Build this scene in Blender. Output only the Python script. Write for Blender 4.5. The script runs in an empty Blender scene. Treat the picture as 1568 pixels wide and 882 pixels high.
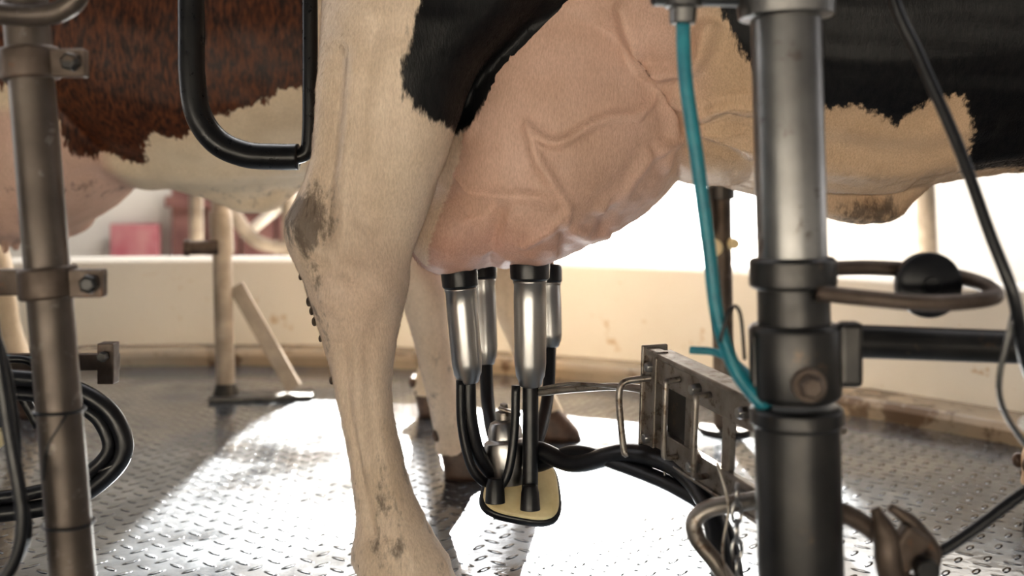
import bpy, bmesh, math, random
import numpy as np
from mathutils import Vector, Matrix
random.seed(4)
scene = bpy.context.scene
COL = scene.collection

# ------------------------------------------------------------------ helpers
def empty(name, loc=(0,0,0)):
    e = bpy.data.objects.new(name, None); e.location = loc; e.empty_display_size=.1
    COL.objects.link(e); return e

def mk(name, verts, faces, mat=None, parent=None, smooth=True, fix=True):
    me = bpy.data.meshes.new(name)
    me.from_pydata([tuple(v) for v in verts], [], faces); me.update()
    if fix:
        bm = bmesh.new(); bm.from_mesh(me); bmesh.ops.recalc_face_normals(bm, faces=bm.faces); bm.to_mesh(me); bm.free()
    if smooth:
        for p in me.polygons: p.use_smooth = True
    o = bpy.data.objects.new(name, me); COL.objects.link(o)
    if mat: me.materials.append(mat)
    if parent: o.parent = parent
    return o

def loft(rings, cap=True):
    n = len(rings[0]); V = [tuple(p) for r in rings for p in r]; F = []
    for i in range(len(rings)-1):
        for j in range(n):
            a=i*n+j; b=i*n+(j+1)%n
            F.append((a,b,b+n,a+n))
    if cap:
        F.append(tuple(range(n-1,-1,-1))); F.append(tuple((len(rings)-1)*n+j for j in range(n)))
    return V, F

def catmull(pts, sub=8):
    P=[Vector(p) for p in pts]
    if len(P)<3 or sub<=1: return P
    out=[]
    Q=[P[0]*2-P[1]]+P+[P[-1]*2-P[-2]]
    for i in range(1,len(Q)-2):
        a,b,c,d=Q[i-1],Q[i],Q[i+1],Q[i+2]
        for s in range(sub):
            t=s/sub
            out.append(0.5*((2*b)+(-a+c)*t+(2*a-5*b+4*c-d)*t*t+(-a+3*b-3*c+d)*t**3))
    out.append(P[-1]); return out

def sweep(pts, r, n=14, sub=8, r2=None):
    """tube data; r is number or list (per control point)"""
    m=len(pts); C=catmull(pts,sub)
    if not isinstance(r,(list,tuple)): rr=[r]*len(C)
    else:
        rr=[]
        for i in range(len(C)):
            t=i/(len(C)-1)*(m-1); a=min(int(t),m-2); f=t-a
            f=f*f*(3-2*f)
            rr.append(r[a]*(1-f)+r[a+1]*f)
    T=(C[1]-C[0]).normalized()
    U=T.orthogonal().normalized(); rings=[]
    for i,c in enumerate(C):
        if i==0: t=(C[1]-C[0])
        elif i==len(C)-1: t=C[-1]-C[-2]
        else: t=C[i+1]-C[i-1]
        t=t.normalized()
        U=(U-t*U.dot(t)).normalized(); W=t.cross(U)
        rings.append([c+(U*math.cos(2*math.pi*j/n)+W*math.sin(2*math.pi*j/n))*rr[i] for j in range(n)])
    return loft(rings)

def tube(name, pts, r, mat, parent=None, n=14, sub=8):
    V,F=sweep(pts,r,n,sub); return mk(name,V,F,mat,parent)

def lathe(name, p0, p1, prof, mat, parent=None, n=32):
    """profile [(t,r)] along axis p0->p1"""
    p0=Vector(p0); p1=Vector(p1); t=(p1-p0).normalized(); U=t.orthogonal().normalized(); W=t.cross(U)
    rings=[[p0+(p1-p0)*s+(U*math.cos(2*math.pi*j/n)+W*math.sin(2*math.pi*j/n))*max(r,1e-4) for j in range(n)] for s,r in prof]
    V,F=loft(rings); o=mk(name,V,F,mat,parent)
    m=o.modifiers.new('b','BEVEL'); m.width=.0012; m.segments=2; m.limit_method='ANGLE'; m.angle_limit=.6
    try: o.data.set_sharp_from_angle(angle=.7)
    except Exception: pass
    return o

def box(name, c, size, mat, parent=None, rot=None, bev=.002, ax=None):
    hx,hy,hz=[s/2 for s in size]
    R=Matrix.Identity(3)
    if rot: 
        from mathutils import Euler
        R=Euler(rot).to_matrix()
    if ax: R=Matrix((ax[0],ax[1],ax[2])).transposed()
    V=[Vector(c)+R@Vector((x,y,z)) for x in(-hx,hx) for y in(-hy,hy) for z in(-hz,hz)]
    F=[(0,1,3,2),(4,6,7,5),(0,4,5,1),(2,3,7,6),(0,2,6,4),(1,5,7,3)]
    o=mk(name,V,F,mat,parent,smooth=False)
    if bev:
        m=o.modifiers.new('b','BEVEL'); m.width=bev; m.segments=2
    return o

# ------------------------------------------------------------------ materials
def newmat(name):
    m=bpy.data.materials.new(name); m.use_nodes=True
    nt=m.node_tree; b=nt.nodes['Principled BSDF']; return m,nt,b
def N(nt,t,**k):
    n=nt.nodes.new(t)
    for a,v in k.items(): setattr(n,a,v)
    return n
def ramp(nt,fac,stops):
    r=N(nt,'ShaderNodeValToRGB'); nt.links.new(fac,r.inputs[0])
    e=r.color_ramp.elements
    while len(e)<len(stops): e.new(.5)
    for i,(p,c) in enumerate(stops):
        e[i].position=p; e[i].color=(c[0],c[1],c[2],1) if not isinstance(c,(int,float)) else (c,c,c,1)
    return r
def noise(nt,scale,detail=4,rough=.55,vec=None,dist=0):
    n=N(nt,'ShaderNodeTexNoise'); n.inputs['Scale'].default_value=scale; n.inputs['Detail'].default_value=detail
    n.inputs['Roughness'].default_value=rough; n.inputs['Distortion'].default_value=dist
    if vec is None:
        tc=N(nt,'ShaderNodeTexCoord'); vec=tc.outputs['Object']
    nt.links.new(vec,n.inputs['Vector']); return n
def simple(name,c1,c2=None,rough=.5,metal=0,scale=30,bump=.1,rough2=None,lo=.35,hi=.65,coat=0,spots=None):
    m,nt,b=newmat(name)
    c2=c2 or c1
    n=noise(nt,scale)
    r=ramp(nt,n.outputs['Fac'],[(lo,c1),(hi,c2)])
    out=r.outputs[0]
    if spots:
        n4=noise(nt,spots[1],6,.7); r4=ramp(nt,n4.outputs['Fac'],[(spots[2],0.0),(spots[2]+.05,spots[3])])
        mx=N(nt,'ShaderNodeMix',data_type='RGBA'); nt.links.new(r4.outputs[0],mx.inputs['Factor']); nt.links.new(out,mx.inputs['A']); mx.inputs['B'].default_value=(*spots[0],1)
        out=mx.outputs['Result']
    nt.links.new(out,b.inputs['Base Color'])
    b.inputs['Metallic'].default_value=metal
    n2=noise(nt,scale*2.3)
    rr=ramp(nt,n2.outputs['Fac'],[(.3,rough),(.7,rough2 if rough2 is not None else rough)])
    nt.links.new(rr.outputs[0],b.inputs['Roughness'])
    if bump:
        bp=N(nt,'ShaderNodeBump'); bp.inputs['Strength'].default_value=bump; bp.inputs['Distance'].default_value=.003
        nt.links.new(n2.outputs['Fac'],bp.inputs['Height']); nt.links.new(bp.outputs[0],b.inputs['Normal'])
    b.inputs['Coat Weight'].default_value=coat
    return m
M_galv=simple('galvanised_steel',(.24,.235,.23),(.15,.145,.14),.30,.9,scale=9,rough2=.42,bump=.03,spots=((.09,.07,.058),28,.60,.7))
M_pipeL=simple('grimy_pipe',(.080,.063,.052),(.13,.107,.09),.36,.5,scale=12,rough2=.52,bump=.1,spots=((.24,.21,.19),34,.60,.55))
M_dark=simple('dark_steel',(.040,.039,.039),(.068,.064,.060),.30,.65,scale=12,rough2=.45,bump=.08,spots=((.11,.08,.06),30,.61,.8))
M_rust=simple('rusty_steel',(.08,.058,.044),(.135,.102,.082),.42,.4,scale=30,rough2=.6,bump=.2,spots=((.16,.08,.045),40,.60,.6))
M_steel=simple('stainless_steel',(.42,.41,.40),(.36,.35,.34),.28,1,scale=6,rough2=.36,bump=0)
M_brkt=simple('bracket_steel',(.34,.31,.28),(.22,.19,.165),.33,.7,scale=25,rough2=.48,bump=.08,spots=((.13,.09,.065),50,.56,.8))
M_rub=simple('black_rubber',(.006,.006,.008),(.012,.012,.014),.30,0,scale=50,rough2=.42,bump=.03)
M_black=simple('black_paint_tube',(.008,.008,.009),(.015,.014,.014),.25,.2,scale=30,rough2=.4,bump=.05)
M_teal=simple('teal_hose',(.012,.16,.21),(.02,.22,.27),.38,0,scale=60,bump=.05)
M_cream=simple('cream_plastic',(.80,.68,.42),(.66,.54,.30),.35,0,scale=25,bump=.05)
M_tanpost=simple('tan_post_paint',(.46,.39,.32),(.31,.26,.21),.5,.3,scale=12,rough2=.65,bump=.15)
M_hoof=simple('hoof_horn',(.065,.04,.03),(.13,.08,.055),.45,0,scale=40,bump=.3)
M_dirt=simple('dried_dung',(.06,.045,.03),(.11,.08,.055),.8,0,scale=60,bump=.4)
M_pink=simple('pink_panel',(.50,.16,.20),(.60,.30,.31),.7,0,scale=8,bump=.1)
M_maroon=simple('maroon_board',(.17,.08,.075),(.25,.13,.115),.7,0,scale=6,bump=.1)
M_ground=simple('yard_concrete',(.55,.52,.47),(.42,.39,.35),.8,0,scale=3,bump=.2)

# stained cream wall
def wallmat(name,a,bc,stain,sc,amt):
    m,nt,b=newmat(name)
    n1=noise(nt,1.6,6,.6); n2=noise(nt,sc,5,.65); n3=noise(nt,45,3)
    r1=ramp(nt,n1.outputs['Fac'],[(.35,a),(.65,bc)])
    r2=ramp(nt,n2.outputs['Fac'],[(amt,0.0),(amt+.06,1.0)])
    mx=N(nt,'ShaderNodeMix',data_type='RGBA'); nt.links.new(r2.outputs[0],mx.inputs['Factor'])
    nt.links.new(r1.outputs[0],mx.inputs['A']); mx.inputs['B'].default_value=(*stain,1)
    nt.links.new(mx.outputs['Result'],b.inputs['Base Color']); b.inputs['Roughness'].default_value=.55
    bp=N(nt,'ShaderNodeBump'); bp.inputs['Strength'].default_value=.25; bp.inputs['Distance'].default_value=.004
    nt.links.new(n3.outputs['Fac'],bp.inputs['Height']); nt.links.new(bp.outputs[0],b.inputs['Normal'])
    return m
M_curb=wallmat('stained_curb_paint',(.90,.87,.80),(.85,.81,.73),(.68,.55,.40),11,.62)
M_wall=wallmat('cream_render',(.80,.77,.73),(.75,.72,.67),(.62,.56,.50),6,.68)
M_lip=wallmat('wet_rusty_lip',(.40,.30,.20),(.26,.23,.19),(.14,.095,.06),7,.52)
M_lip.node_tree.nodes['Principled BSDF'].inputs['Roughness'].default_value=.2

# wet chequer plate
def floor_mat():
    m,nt,b=newmat('wet_chequer_plate')
    L=nt.links.new
    tc=N(nt,'ShaderNodeTexCoord'); mp=N(nt,'ShaderNodeMapping'); L(tc.outputs['Object'],mp.inputs[0])
    mp.inputs['Rotation'].default_value=(0,0,math.radians(38)); mp.inputs['Scale'].default_value=(1/.040,)*3
    sx=N(nt,'ShaderNodeSeparateXYZ'); L(mp.outputs[0],sx.inputs[0])
    def mth(op,a,bv=None,c=None):
        q=N(nt,'ShaderNodeMath',operation=op)
        for i,v in enumerate((a,bv,c)):
            if v is None: continue
            if isinstance(v,(int,float)): q.inputs[i].default_value=v
            else: L(v,q.inputs[i])
        return q.outputs[0]
    u,v=sx.outputs[0],sx.outputs[1]
    i=mth('FLOOR',u); j=mth('FLOOR',v)
    par=mth('FLOORED_MODULO',mth('ADD',i,j),2.0)
    s=mth('SUBTRACT',mth('FRACT',u),.5); t=mth('SUBTRACT',mth('FRACT',v),.5)
    def lerp(x,y): return mth('ADD',mth('MULTIPLY',x,mth('SUBTRACT',1.0,par)),mth('MULTIPLY',y,par))
    p=lerp(s,t); q=lerp(t,s)
    d=mth('SQRT',mth('ADD',mth('POWER',mth('ABSOLUTE',mth('DIVIDE',p,.46)),2.0),mth('POWER',mth('ABSOLUTE',mth('DIVIDE',q,.16)),2.0)))
    mr=N(nt,'ShaderNodeMapRange',interpolation_type='SMOOTHSTEP'); L(d,mr.inputs['Value'])
    mr.inputs['From Min'].default_value=.40; mr.inputs['From Max'].default_value=1.0
    mr.inputs['To Min'].default_value=1; mr.inputs['To Max'].default_value=0
    h=mr.outputs[0]
    n1=noise(nt,2.2,5,.6); n2=noise(nt,24,4); n3=noise(nt,5,3)
    wet=ramp(nt,n1.outputs['Fac'],[(.44,0.0),(.60,1.0)])
    colr=ramp(nt,n2.outputs['Fac'],[(.3,(.062,.076,.095)),(.7,(.108,.126,.150))])
    dirt=ramp(nt,n3.outputs['Fac'],[(.60,0.0),(.77,.45)])
    mx=N(nt,'ShaderNodeMix',data_type='RGBA'); L(dirt.outputs[0],mx.inputs['Factor']); L(colr.outputs[0],mx.inputs['A']); mx.inputs['B'].default_value=(.16,.125,.085,1)
    L(mx.outputs['Result'],b.inputs['Base Color'])
    b.inputs['Metallic'].default_value=.7
    rg=N(nt,'ShaderNodeMapRange'); L(wet.outputs[0],rg.inputs['Value']); rg.inputs['To Min'].default_value=.27; rg.inputs['To Max'].default_value=.11
    L(rg.outputs[0],b.inputs['Roughness'])
    cw=N(nt,'ShaderNodeMapRange'); L(wet.outputs[0],cw.inputs['Value']); cw.inputs['To Min'].default_value=.35; cw.inputs['To Max'].default_value=1
    L(cw.outputs[0],b.inputs['Coat Weight']); b.inputs['Coat Roughness'].default_value=.07; b.inputs['Coat IOR'].default_value=1.4
    hh=mth('ADD',h,mth('MULTIPLY',n2.outputs['Fac'],.12))
    bp=N(nt,'ShaderNodeBump'); bp.inputs['Distance'].default_value=.007; bp.inputs['Strength'].default_value=1
    L(hh,bp.inputs['Height']); L(bp.outputs[0],b.inputs['Normal']); L(bp.outputs[0],b.inputs['Coat Normal'])
    return m
M_floor=floor_mat()

def cow_mat(name,dark,dark2,edge=.03,hair=False):
    m,nt,b=newmat(name); L=nt.links.new
    tc=N(nt,'ShaderNodeTexCoord')
    base=N(nt,'ShaderNodeAttribute',attribute_name='base'); blk=N(nt,'ShaderNodeAttribute',attribute_name='blk'); dr=N(nt,'ShaderNodeAttribute',attribute_name='dirt')
    mp=N(nt,'ShaderNodeMapping'); L(tc.outputs['Object'],mp.inputs[0]); mp.inputs['Scale'].default_value=(1,1,.28)
    mp2=N(nt,'ShaderNodeMapping'); L(tc.outputs['Object'],mp2.inputs[0]); mp2.inputs['Scale'].default_value=(1,1,.5)
    nh=noise(nt,420,2,.6,mp.outputs[0]); nm=noise(nt,110,3,.6,mp.outputs[0]); nl=noise(nt,9,5,.6); nd=noise(nt,34,6,.72,mp2.outputs[0])
    a=N(nt,'ShaderNodeMath',operation='MULTIPLY_ADD'); L(nm.outputs['Fac'],a.inputs[0]); a.inputs[1].default_value=edge; a.inputs[2].default_value=-edge/2
    s=N(nt,'ShaderNodeMath',operation='ADD'); L(blk.outputs['Fac'],s.inputs[0]); L(a.outputs[0],s.inputs[1])
    a2=N(nt,'ShaderNodeMath',operation='MULTIPLY_ADD'); L(nl.outputs['Fac'],a2.inputs[0]); a2.inputs[1].default_value=.03; a2.inputs[2].default_value=-.015
    s2=N(nt,'ShaderNodeMath',operation='ADD'); L(s.outputs[0],s2.inputs[0]); L(a2.outputs[0],s2.inputs[1])
    mr=N(nt,'ShaderNodeMapRange',interpolation_type='SMOOTHSTEP'); L(s2.outputs[0],mr.inputs['Value']); mr.inputs['From Min'].default_value=-.005; mr.inputs['From Max'].default_value=.005
    dk=ramp(nt,nm.outputs['Fac'],[(.35,dark),(.7,dark2)])
    var=ramp(nt,nl.outputs['Fac'],[(.3,(.86,.80,.74)),(.7,(1.04,1.0,.98))])
    mu=N(nt,'ShaderNodeMix',data_type='RGBA',blend_type='MULTIPLY'); mu.inputs['Factor'].default_value=1; L(base.outputs['Color'],mu.inputs['A']); L(var.outputs[0],mu.inputs['B'])
    v2=ramp(nt,nh.outputs['Fac'],[(.3,(.80,.77,.74)),(.7,(1.08,1.08,1.08))])
    mu2=N(nt,'ShaderNodeMix',data_type='RGBA',blend_type='MULTIPLY'); mu2.inputs['Factor'].default_value=.7; L(mu.outputs['Result'],mu2.inputs['A']); L(v2.outputs[0],mu2.inputs['B'])
    sd=N(nt,'ShaderNodeMath',operation='ADD'); L(nd.outputs['Fac'],sd.inputs[0]); L(dr.outputs['Fac'],sd.inputs[1])
    md=N(nt,'ShaderNodeMapRange',interpolation_type='SMOOTHSTEP'); L(sd.outputs[0],md.inputs['Value']); md.inputs['From Min'].default_value=.64; md.inputs['From Max'].default_value=.84; md.inputs['To Max'].default_value=.80
    mx=N(nt,'ShaderNodeMix',data_type='RGBA'); L(md.outputs[0],mx.inputs['Factor']); L(mu2.outputs['Result'],mx.inputs['A']); mx.inputs['B'].default_value=(.12,.09,.07,1)
    fin=N(nt,'ShaderNodeMix',data_type='RGBA'); L(mr.outputs[0],fin.inputs['Factor']); L(mx.outputs['Result'],fin.inputs['A']); L(dk.outputs[0],fin.inputs['B'])
    L(fin.outputs['Result'],b.inputs['Base Color'])
    b.inputs['Roughness'].default_value=.45
    b.inputs['Specular IOR Level'].default_value=.32
    if hair:
        nr=N(nt,'ShaderNodeAttribute',attribute_name='nrm'); L(nr.outputs['Vector'],b.inputs['Normal'])
        tr=N(nt,'ShaderNodeBsdfTranslucent'); L(fin.outputs['Result'],tr.inputs['Color'])
        ms=N(nt,'ShaderNodeMixShader'); ms.inputs[0].default_value=.3
        L(b.outputs[0],ms.inputs[1]); L(tr.outputs[0],ms.inputs[2]); L(ms.outputs[0],nt.nodes['Material Output'].inputs['Surface'])
    else:
        sm=N(nt,'ShaderNodeMath',operation='ADD'); L(nh.outputs['Fac'],sm.inputs[0]); L(nm.outputs['Fac'],sm.inputs[1])
        bp=N(nt,'ShaderNodeBump'); bp.inputs['Strength'].default_value=.35; bp.inputs['Distance'].default_value=.002
        L(sm.outputs[0],bp.inputs['Height']); L(bp.outputs[0],b.inputs['Normal'])
    return m
M_cowA=cow_mat('holstein_coat',(.004,.004,.005),(.011,.010,.010))
M_hairA=cow_mat('holstein_hair',(.004,.004,.005),(.012,.011,.011),hair=True)
M_cowB=cow_mat('red_coat',(.018,.008,.006),(.15,.050,.020),.06)

# ------------------------------------------------------------------ cow
def hring(z,cx,rx,cy,ry,n=28):
    return [(cx+rx*math.cos(2*math.pi*j/n), cy+ry*math.sin(2*math.pi*j/n), z) for j in range(n)]
def xring(x,yc,hw,zt,zb,n=32):
    zc=(zt+zb)/2; rz=(zt-zb)/2; out=[]
    for j in range(n):
        a=2*math.pi*j/n; c,s=math.cos(a),math.sin(a)
        e=.82
        out.append((x, yc+hw*math.copysign(abs(c)**e,c), zc+rz*math.copysign(abs(s)**e,s)))
    return out
def interp_rows(rows,sub=4):
    A=np.array(rows,float); out=[]
    Q=np.vstack([2*A[0]-A[1],A,2*A[-1]-A[-2]])
    for i in range(1,len(Q)-2):
        a,b,c,d=Q[i-1],Q[i],Q[i+1],Q[i+2]
        for s in range(sub):
            t=s/sub; out.append(.5*((2*b)+(-a+c)*t+(2*a-5*b+4*c-d)*t*t+(-a+3*b-3*c+d)*t**3))
    out.append(A[-1]); return out
def ellipsoid(c,r,n=20):
    rings=[]
    for i in range(1,n):
        a=math.pi*i/n
        rings.append([(c[0]+r[0]*math.sin(a)*math.cos(2*math.pi*j/n), c[1]+r[1]*math.sin(a)*math.sin(2*math.pi*j/n), c[2]+r[2]*math.cos(a)) for j in range(n)])
    return loft(rings)

def polysd(P,poly):
    poly=np.array(poly); n=len(poly); d=np.full(len(P),1e9); ins=np.zeros(len(P),bool)
    for i in range(n):
        a=poly[i]; b=poly[(i+1)%n]; e=b-a; w=P-a
        t=np.clip((w@e)/(e@e),0,1); q=w-t[:,None]*e
        d=np.minimum(d,np.hypot(q[:,0],q[:,1]))
        c=((a[1]>P[:,1])!=(b[1]>P[:,1]))
        with np.errstate(divide='ignore',invalid='ignore'):
            xi=(b[0]-a[0])*(P[:,1]-a[1])/(b[1]-a[1]+1e-12)+a[0]
        ins^=c&(P[:,0]<xi)
    return np.where(ins,d,-d)
def segdist(P,line):
    line=np.array([tuple(v[:2]) for v in catmull([(a,b,0) for a,b in line],4)]) if len(line)>2 else np.array(line); d=np.full(len(P),1e9)
    for i in range(len(line)-1):
        a=line[i]; e=line[i+1]-a; w=P-a
        t=np.clip((w@e)/(e@e),0,1); q=w-t[:,None]*e
        d=np.minimum(d,np.hypot(q[:,0],q[:,1]))
    return d
def sstep(x,a,b):
    t=np.clip((x-a)/(b-a),0,1); return t*t*(3-2*t)

NEAR_LEG=[ # z,cx,rx,cy,ry
 (1.20,-.07,.22,1.72,.14),(1.08,-.08,.225,1.67,.155),(.954,-.124,.176,1.63,.135),(.854,-.173,.126,1.60,.115),(.774,-.192,.111,1.585,.10),
 (.714,-.204,.104,1.575,.09),(.664,-.221,.102,1.568,.08),(.614,-.240,.106,1.568,.072),(.574,-.247,.097,1.568,.07),
 (.534,-.242,.084,1.568,.068),(.484,-.237,.071,1.568,.062),(.434,-.233,.058,1.568,.052),(.374,-.230,.047,1.568,.043),
 (.314,-.222,.042,1.568,.040),(.254,-.210,.043,1.568,.040),(.194,-.196,.048,1.568,.043),(.144,-.182,.058,1.568,.05),
 (.104,-.172,.074,1.568,.058),(.075,-.162,.074,1.568,.058),(.05,-.152,.072,1.568,.055)]
EDGE=[(1.0,.10),(.954,.051),(.854,-.049),(.794,-.074),(.754,-.087),(.704,-.099),(.634,-.124),(.564,-.149),(.0,-.16)]

def hoof(name,x,y,s,parent):
    for k,dy in enumerate((-.028,.028)):
        rows=[(.0,x+.035,.075*s,y+dy*s,.03*s),(.012,x+.034,.074*s,y+dy*s,.03*s),(.045,x+.018,.062*s,y+dy*s*.9,.029*s),(.075,x+.0,.05*s,y+dy*s*.8,.026*s),(.085,x-.0,.04*s,y+dy*s*.7,.02*s)]
        V,F=loft([hring(*r,n=20) for r in rows]); mk('%s_claw_%d'%(name,k+1),V,F,M_hoof,parent)
        V,F=ellipsoid((x-(.062 if s>1 else .052)*s,y+dy*.9*s,.10),(.016*s,.013*s,.020*s),10); mk('%s_dewclaw_%d'%(name,k+1),V,F,M_hoof,parent)

def make_cow(name,mat,dx,dy,vox,smooth_it,far_leg,front,paint,hairs=0):
    cow=empty(name,(0,0,0)); pieces=[]
    near=[(z,cx+dx,rx,cy+dy,ry) for z,cx,rx,cy,ry in NEAR_LEG]
    pieces.append(loft([hring(*r) for r in interp_rows(near,3)]))
    fl=[(z,cx,rx,cy,ry) for z,cx,rx,cy,ry in far_leg]
    pieces.append(loft([hring(*r) for r in interp_rows(fl,3)]))
    T=[(-.335,1.95,.10,1.36,1.12),(-.29,1.94,.22,1.42,1.02),(-.20,1.93,.31,1.46,.96),(-.05,1.93,.355,1.47,.90),(.15,1.93,.37,1.45,.80),(.33,1.93,.39,1.42,.70),
       (.50,1.93,.41,1.41,.655),(.70,1.93,.42,1.41,.66),(.95,1.93,.405,1.41,.70),(1.15,1.93,.35,1.43,.69),(1.35,1.93,.28,1.42,.74),(1.48,1.93,.2,1.36,.86)]
    rows=interp_rows(T,4)
    pieces.append(loft([xring(r[0]+dx,r[1]+dy,r[2],r[3],r[4]) for r in rows]))
    pieces.append(sweep([(1.2+dx,1.93+dy,1.15),(1.55+dx,1.93+dy,1.2),(1.85+dx,1.93+dy,1.3),(2.05+dx,1.93+dy,1.36)],[.26,.19,.14,.13],20,6))
    pieces.append(sweep([(2.0+dx,1.93+dy,1.40),(2.12+dx,1.93+dy,1.34),(2.3+dx,1.93+dy,1.16),(2.42+dx,1.93+dy,1.02),(2.46+dx,1.93+dy,.97)],[.11,.135,.10,.085,.06],20,6))
    for s in(-1,1):
        pieces.append(sweep([(2.03+dx,1.93+dy+s*.1,1.40),(2.0+dx,1.93+dy+s*.2,1.40),(1.98+dx,1.93+dy+s*.27,1.37)],[.03,.045,.012],12,5))
    for (tx,ty,fx,fy) in front:
        R=[]
        for z,f,r in[(1.0,0,.12),(.85,.0,.11),(.72,.1,.085),(.60,.25,.066),(.48,.4,.050),(.40,.5,.055),(.34,.58,.050),(.26,.7,.036),(.18,.82,.034),(.12,.92,.043),(.08,1.0,.043),(.05,1.03,.045)]:
            R.append((z,tx+(fx-tx)*f,r*1.05,ty+(fy-ty)*f,r*.95))
        pieces.append(loft([hring(*r) for r in interp_rows(R,3)]))
        hoof('front_hoof',fx,fy,.8,cow)
    U=[(1.02,.08,.27,1.88,.25),(.889,.080,.268,1.87,.262),(.80,.075,.262,1.86,.265),(.73,.068,.250,1.86,.262),(.66,.052,.226,1.86,.25),(.61,.025,.195,1.86,.235),(.575,-.002,.162,1.86,.21),(.55,-.02,.13,1.86,.18),(.535,-.03,.10,1.86,.13),(.528,-.03,.06,1.86,.08)]
    pieces.append(loft([hring(r[0],r[1]+dx,r[2],r[3]+dy,r[4],40) for r in interp_rows(U,3)]))
    for c,r in[((-.102,1.75,.597),(.082,.115,.080)),((.032,1.73,.626),(.082,.11,.094)),((.132,1.77,.665),(.085,.11,.090)),((.20,1.78,.715),(.078,.11,.09)),
               ((-.10,1.98,.605),(.085,.11,.082)),((.06,2.0,.625),(.095,.11,.09)),((.22,1.80,.80),(.12,.13,.11)),((.36,1.84,.755),(.14,.16,.08))]:
        pieces.append(ellipsoid((c[0]+dx,c[1]+dy,c[2]),r))
    for tx,ty in((-.092,1.725),(.03,1.725),(-.058,1.96),(.067,1.96)):
        pieces.append(sweep([(tx+dx,ty+dy,.60),(tx+dx,ty+dy,.545),(tx+dx,ty+dy,.50)],[.03,.016,.012],12,4))
    pieces.append(sweep([(.50+dx,1.84+dy,.69),(.58+dx,1.84+dy,.645),(.66+dx,1.84+dy,.63),(.70+dx,1.84+dy,.665),(.76+dx,1.84+dy,.72)],[.03,.036,.030,.034,.03],16,6))
    pieces.append(ellipsoid((1.35+dx,1.93+dy,.85),(.2,.17,.2)))
    pieces.append(sweep([(-.30+dx,1.95+dy,1.42),(-.35+dx,1.95+dy,1.36),(-.365+dx,1.95+dy,1.1),(-.35+dx,1.95+dy,.85),(-.34+dx,1.95+dy,.7)],[.04,.03,.022,.018,.028],12,6))
    pieces.append(ellipsoid((-.06+dx,1.66+dy,1.12),(.24,.15,.22)))
    V=[];F=[]
    for pv,pf in pieces:
        me=bpy.data.meshes.new('t'); me.from_pydata(pv,[],pf); bm=bmesh.new(); bm.from_mesh(me); bmesh.ops.recalc_face_normals(bm,faces=bm.faces)
        bmesh.ops.triangulate(bm,faces=[f for f in bm.faces if len(f.verts)>4])
        vol=bm.calc_volume(signed=True)
        if vol<0: bmesh.ops.reverse_faces(bm,faces=bm.faces)
        bm.to_mesh(me); bm.free()
        o=len(V); V+= [tuple(v.co) for v in me.vertices]; F+=[tuple(i+o for i in p.vertices) for p in me.polygons]
        bpy.data.meshes.remove(me)
    me=bpy.data.meshes.new('raw'); me.from_pydata(V,[],F); me.update()
    ob=bpy.data.objects.new('raw',me); COL.objects.link(ob)
    m=ob.modifiers.new('r','REMESH'); m.mode='VOXEL'; m.voxel_size=vox; m.use_smooth_shade=True
    m=ob.modifiers.new('s','SMOOTH'); m.factor=.5; m.iterations=smooth_it
    dg=bpy.context.evaluated_depsgraph_get(); dg.update()
    me2=bpy.data.meshes.new_from_object(ob.evaluated_get(dg)); bpy.data.objects.remove(ob)
    n=len(me2.vertices); co=np.empty(n*3); me2.vertices.foreach_get('co',co); co=co.reshape(-1,3)
    no=np.empty(n*3); me2.vertices.foreach_get('normal',no); no=no.reshape(-1,3)
    L=co.copy(); L[:,0]-=dx; L[:,1]-=dy
    disp,base,blk,dirt=paint(L,no)
    co2=co+no*disp[:,None]; me2.vertices.foreach_set('co',co2.ravel())
    a=me2.attributes.new('base','FLOAT_COLOR','POINT'); c4=np.ones((n,4)); c4[:,:3]=base; a.data.foreach_set('color',c4.ravel())
    a=me2.attributes.new('blk','FLOAT','POINT'); a.data.foreach_set('value',blk.astype(np.float32))
    a=me2.attributes.new('dirt','FLOAT','POINT'); a.data.foreach_set('value',dirt.astype(np.float32))
    me2.name='body'; body=bpy.data.objects.new('body',me2); COL.objects.link(body); body.parent=cow
    me2.materials.clear(); me2.materials.append(mat)
    for p in me2.polygons: p.use_smooth=True
    me2.update()
    if hairs:
        no2=np.empty(n*3); me2.vertices.foreach_get('normal',no2); no2=no2.reshape(-1,3)
        rs=np.random.RandomState(5)
        x,y,z=L.T
        ed_=np.interp(z,[e[0] for e in EDGE[::-1]],[e[1] for e in EDGE[::-1]])+.02
        udv=(x>ed_)&(x<.30)
        ok=np.where((x>-.42)&(x<1.15)&(z<1.12)&(z>.06)&((y<1.98)|(x<-.05))&((~udv)|(rs.rand(n)<.25)))[0]
        idx=rs.choice(ok,hairs)
        nn_=no2[idx]; down=np.tile(np.array([[-.25,0,-1.]]),(hairs,1))
        down[:,:]+=rs.normal(size=(hairs,3))*.22
        udz=udv[idx]
        down[udz,0]+=.5
        tg=down-nn_*(down*nn_).sum(1)[:,None]; tg/=np.linalg.norm(tg,axis=1)[:,None]+1e-9
        side=np.cross(nn_,tg)
        jit=rs.uniform(-.5,.5,size=(hairs,2))*vox*1.6
        p0=co2[idx]+tg*jit[:,:1]+side*jit[:,1:]-nn_*.0006
        ln=np.where(udz,.004,.008)*rs.uniform(.6,1.3,hairs)
        lift=np.where(udz,.22,.34)*rs.uniform(.4,1.3,hairs)
        dirv=tg+nn_*lift[:,None]; dirv/=np.linalg.norm(dirv,axis=1)[:,None]
        wv=rs.normal(size=(hairs,3)); wv-=dirv*(wv*dirv).sum(1)[:,None]; wv/=np.linalg.norm(wv,axis=1)[:,None]
        wd=.00024
        A=p0+wv*wd; Bv=p0-wv*wd; Cv=p0+dirv*ln[:,None]
        HV=np.stack([A,Bv,Cv],1).reshape(-1,3)
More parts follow.
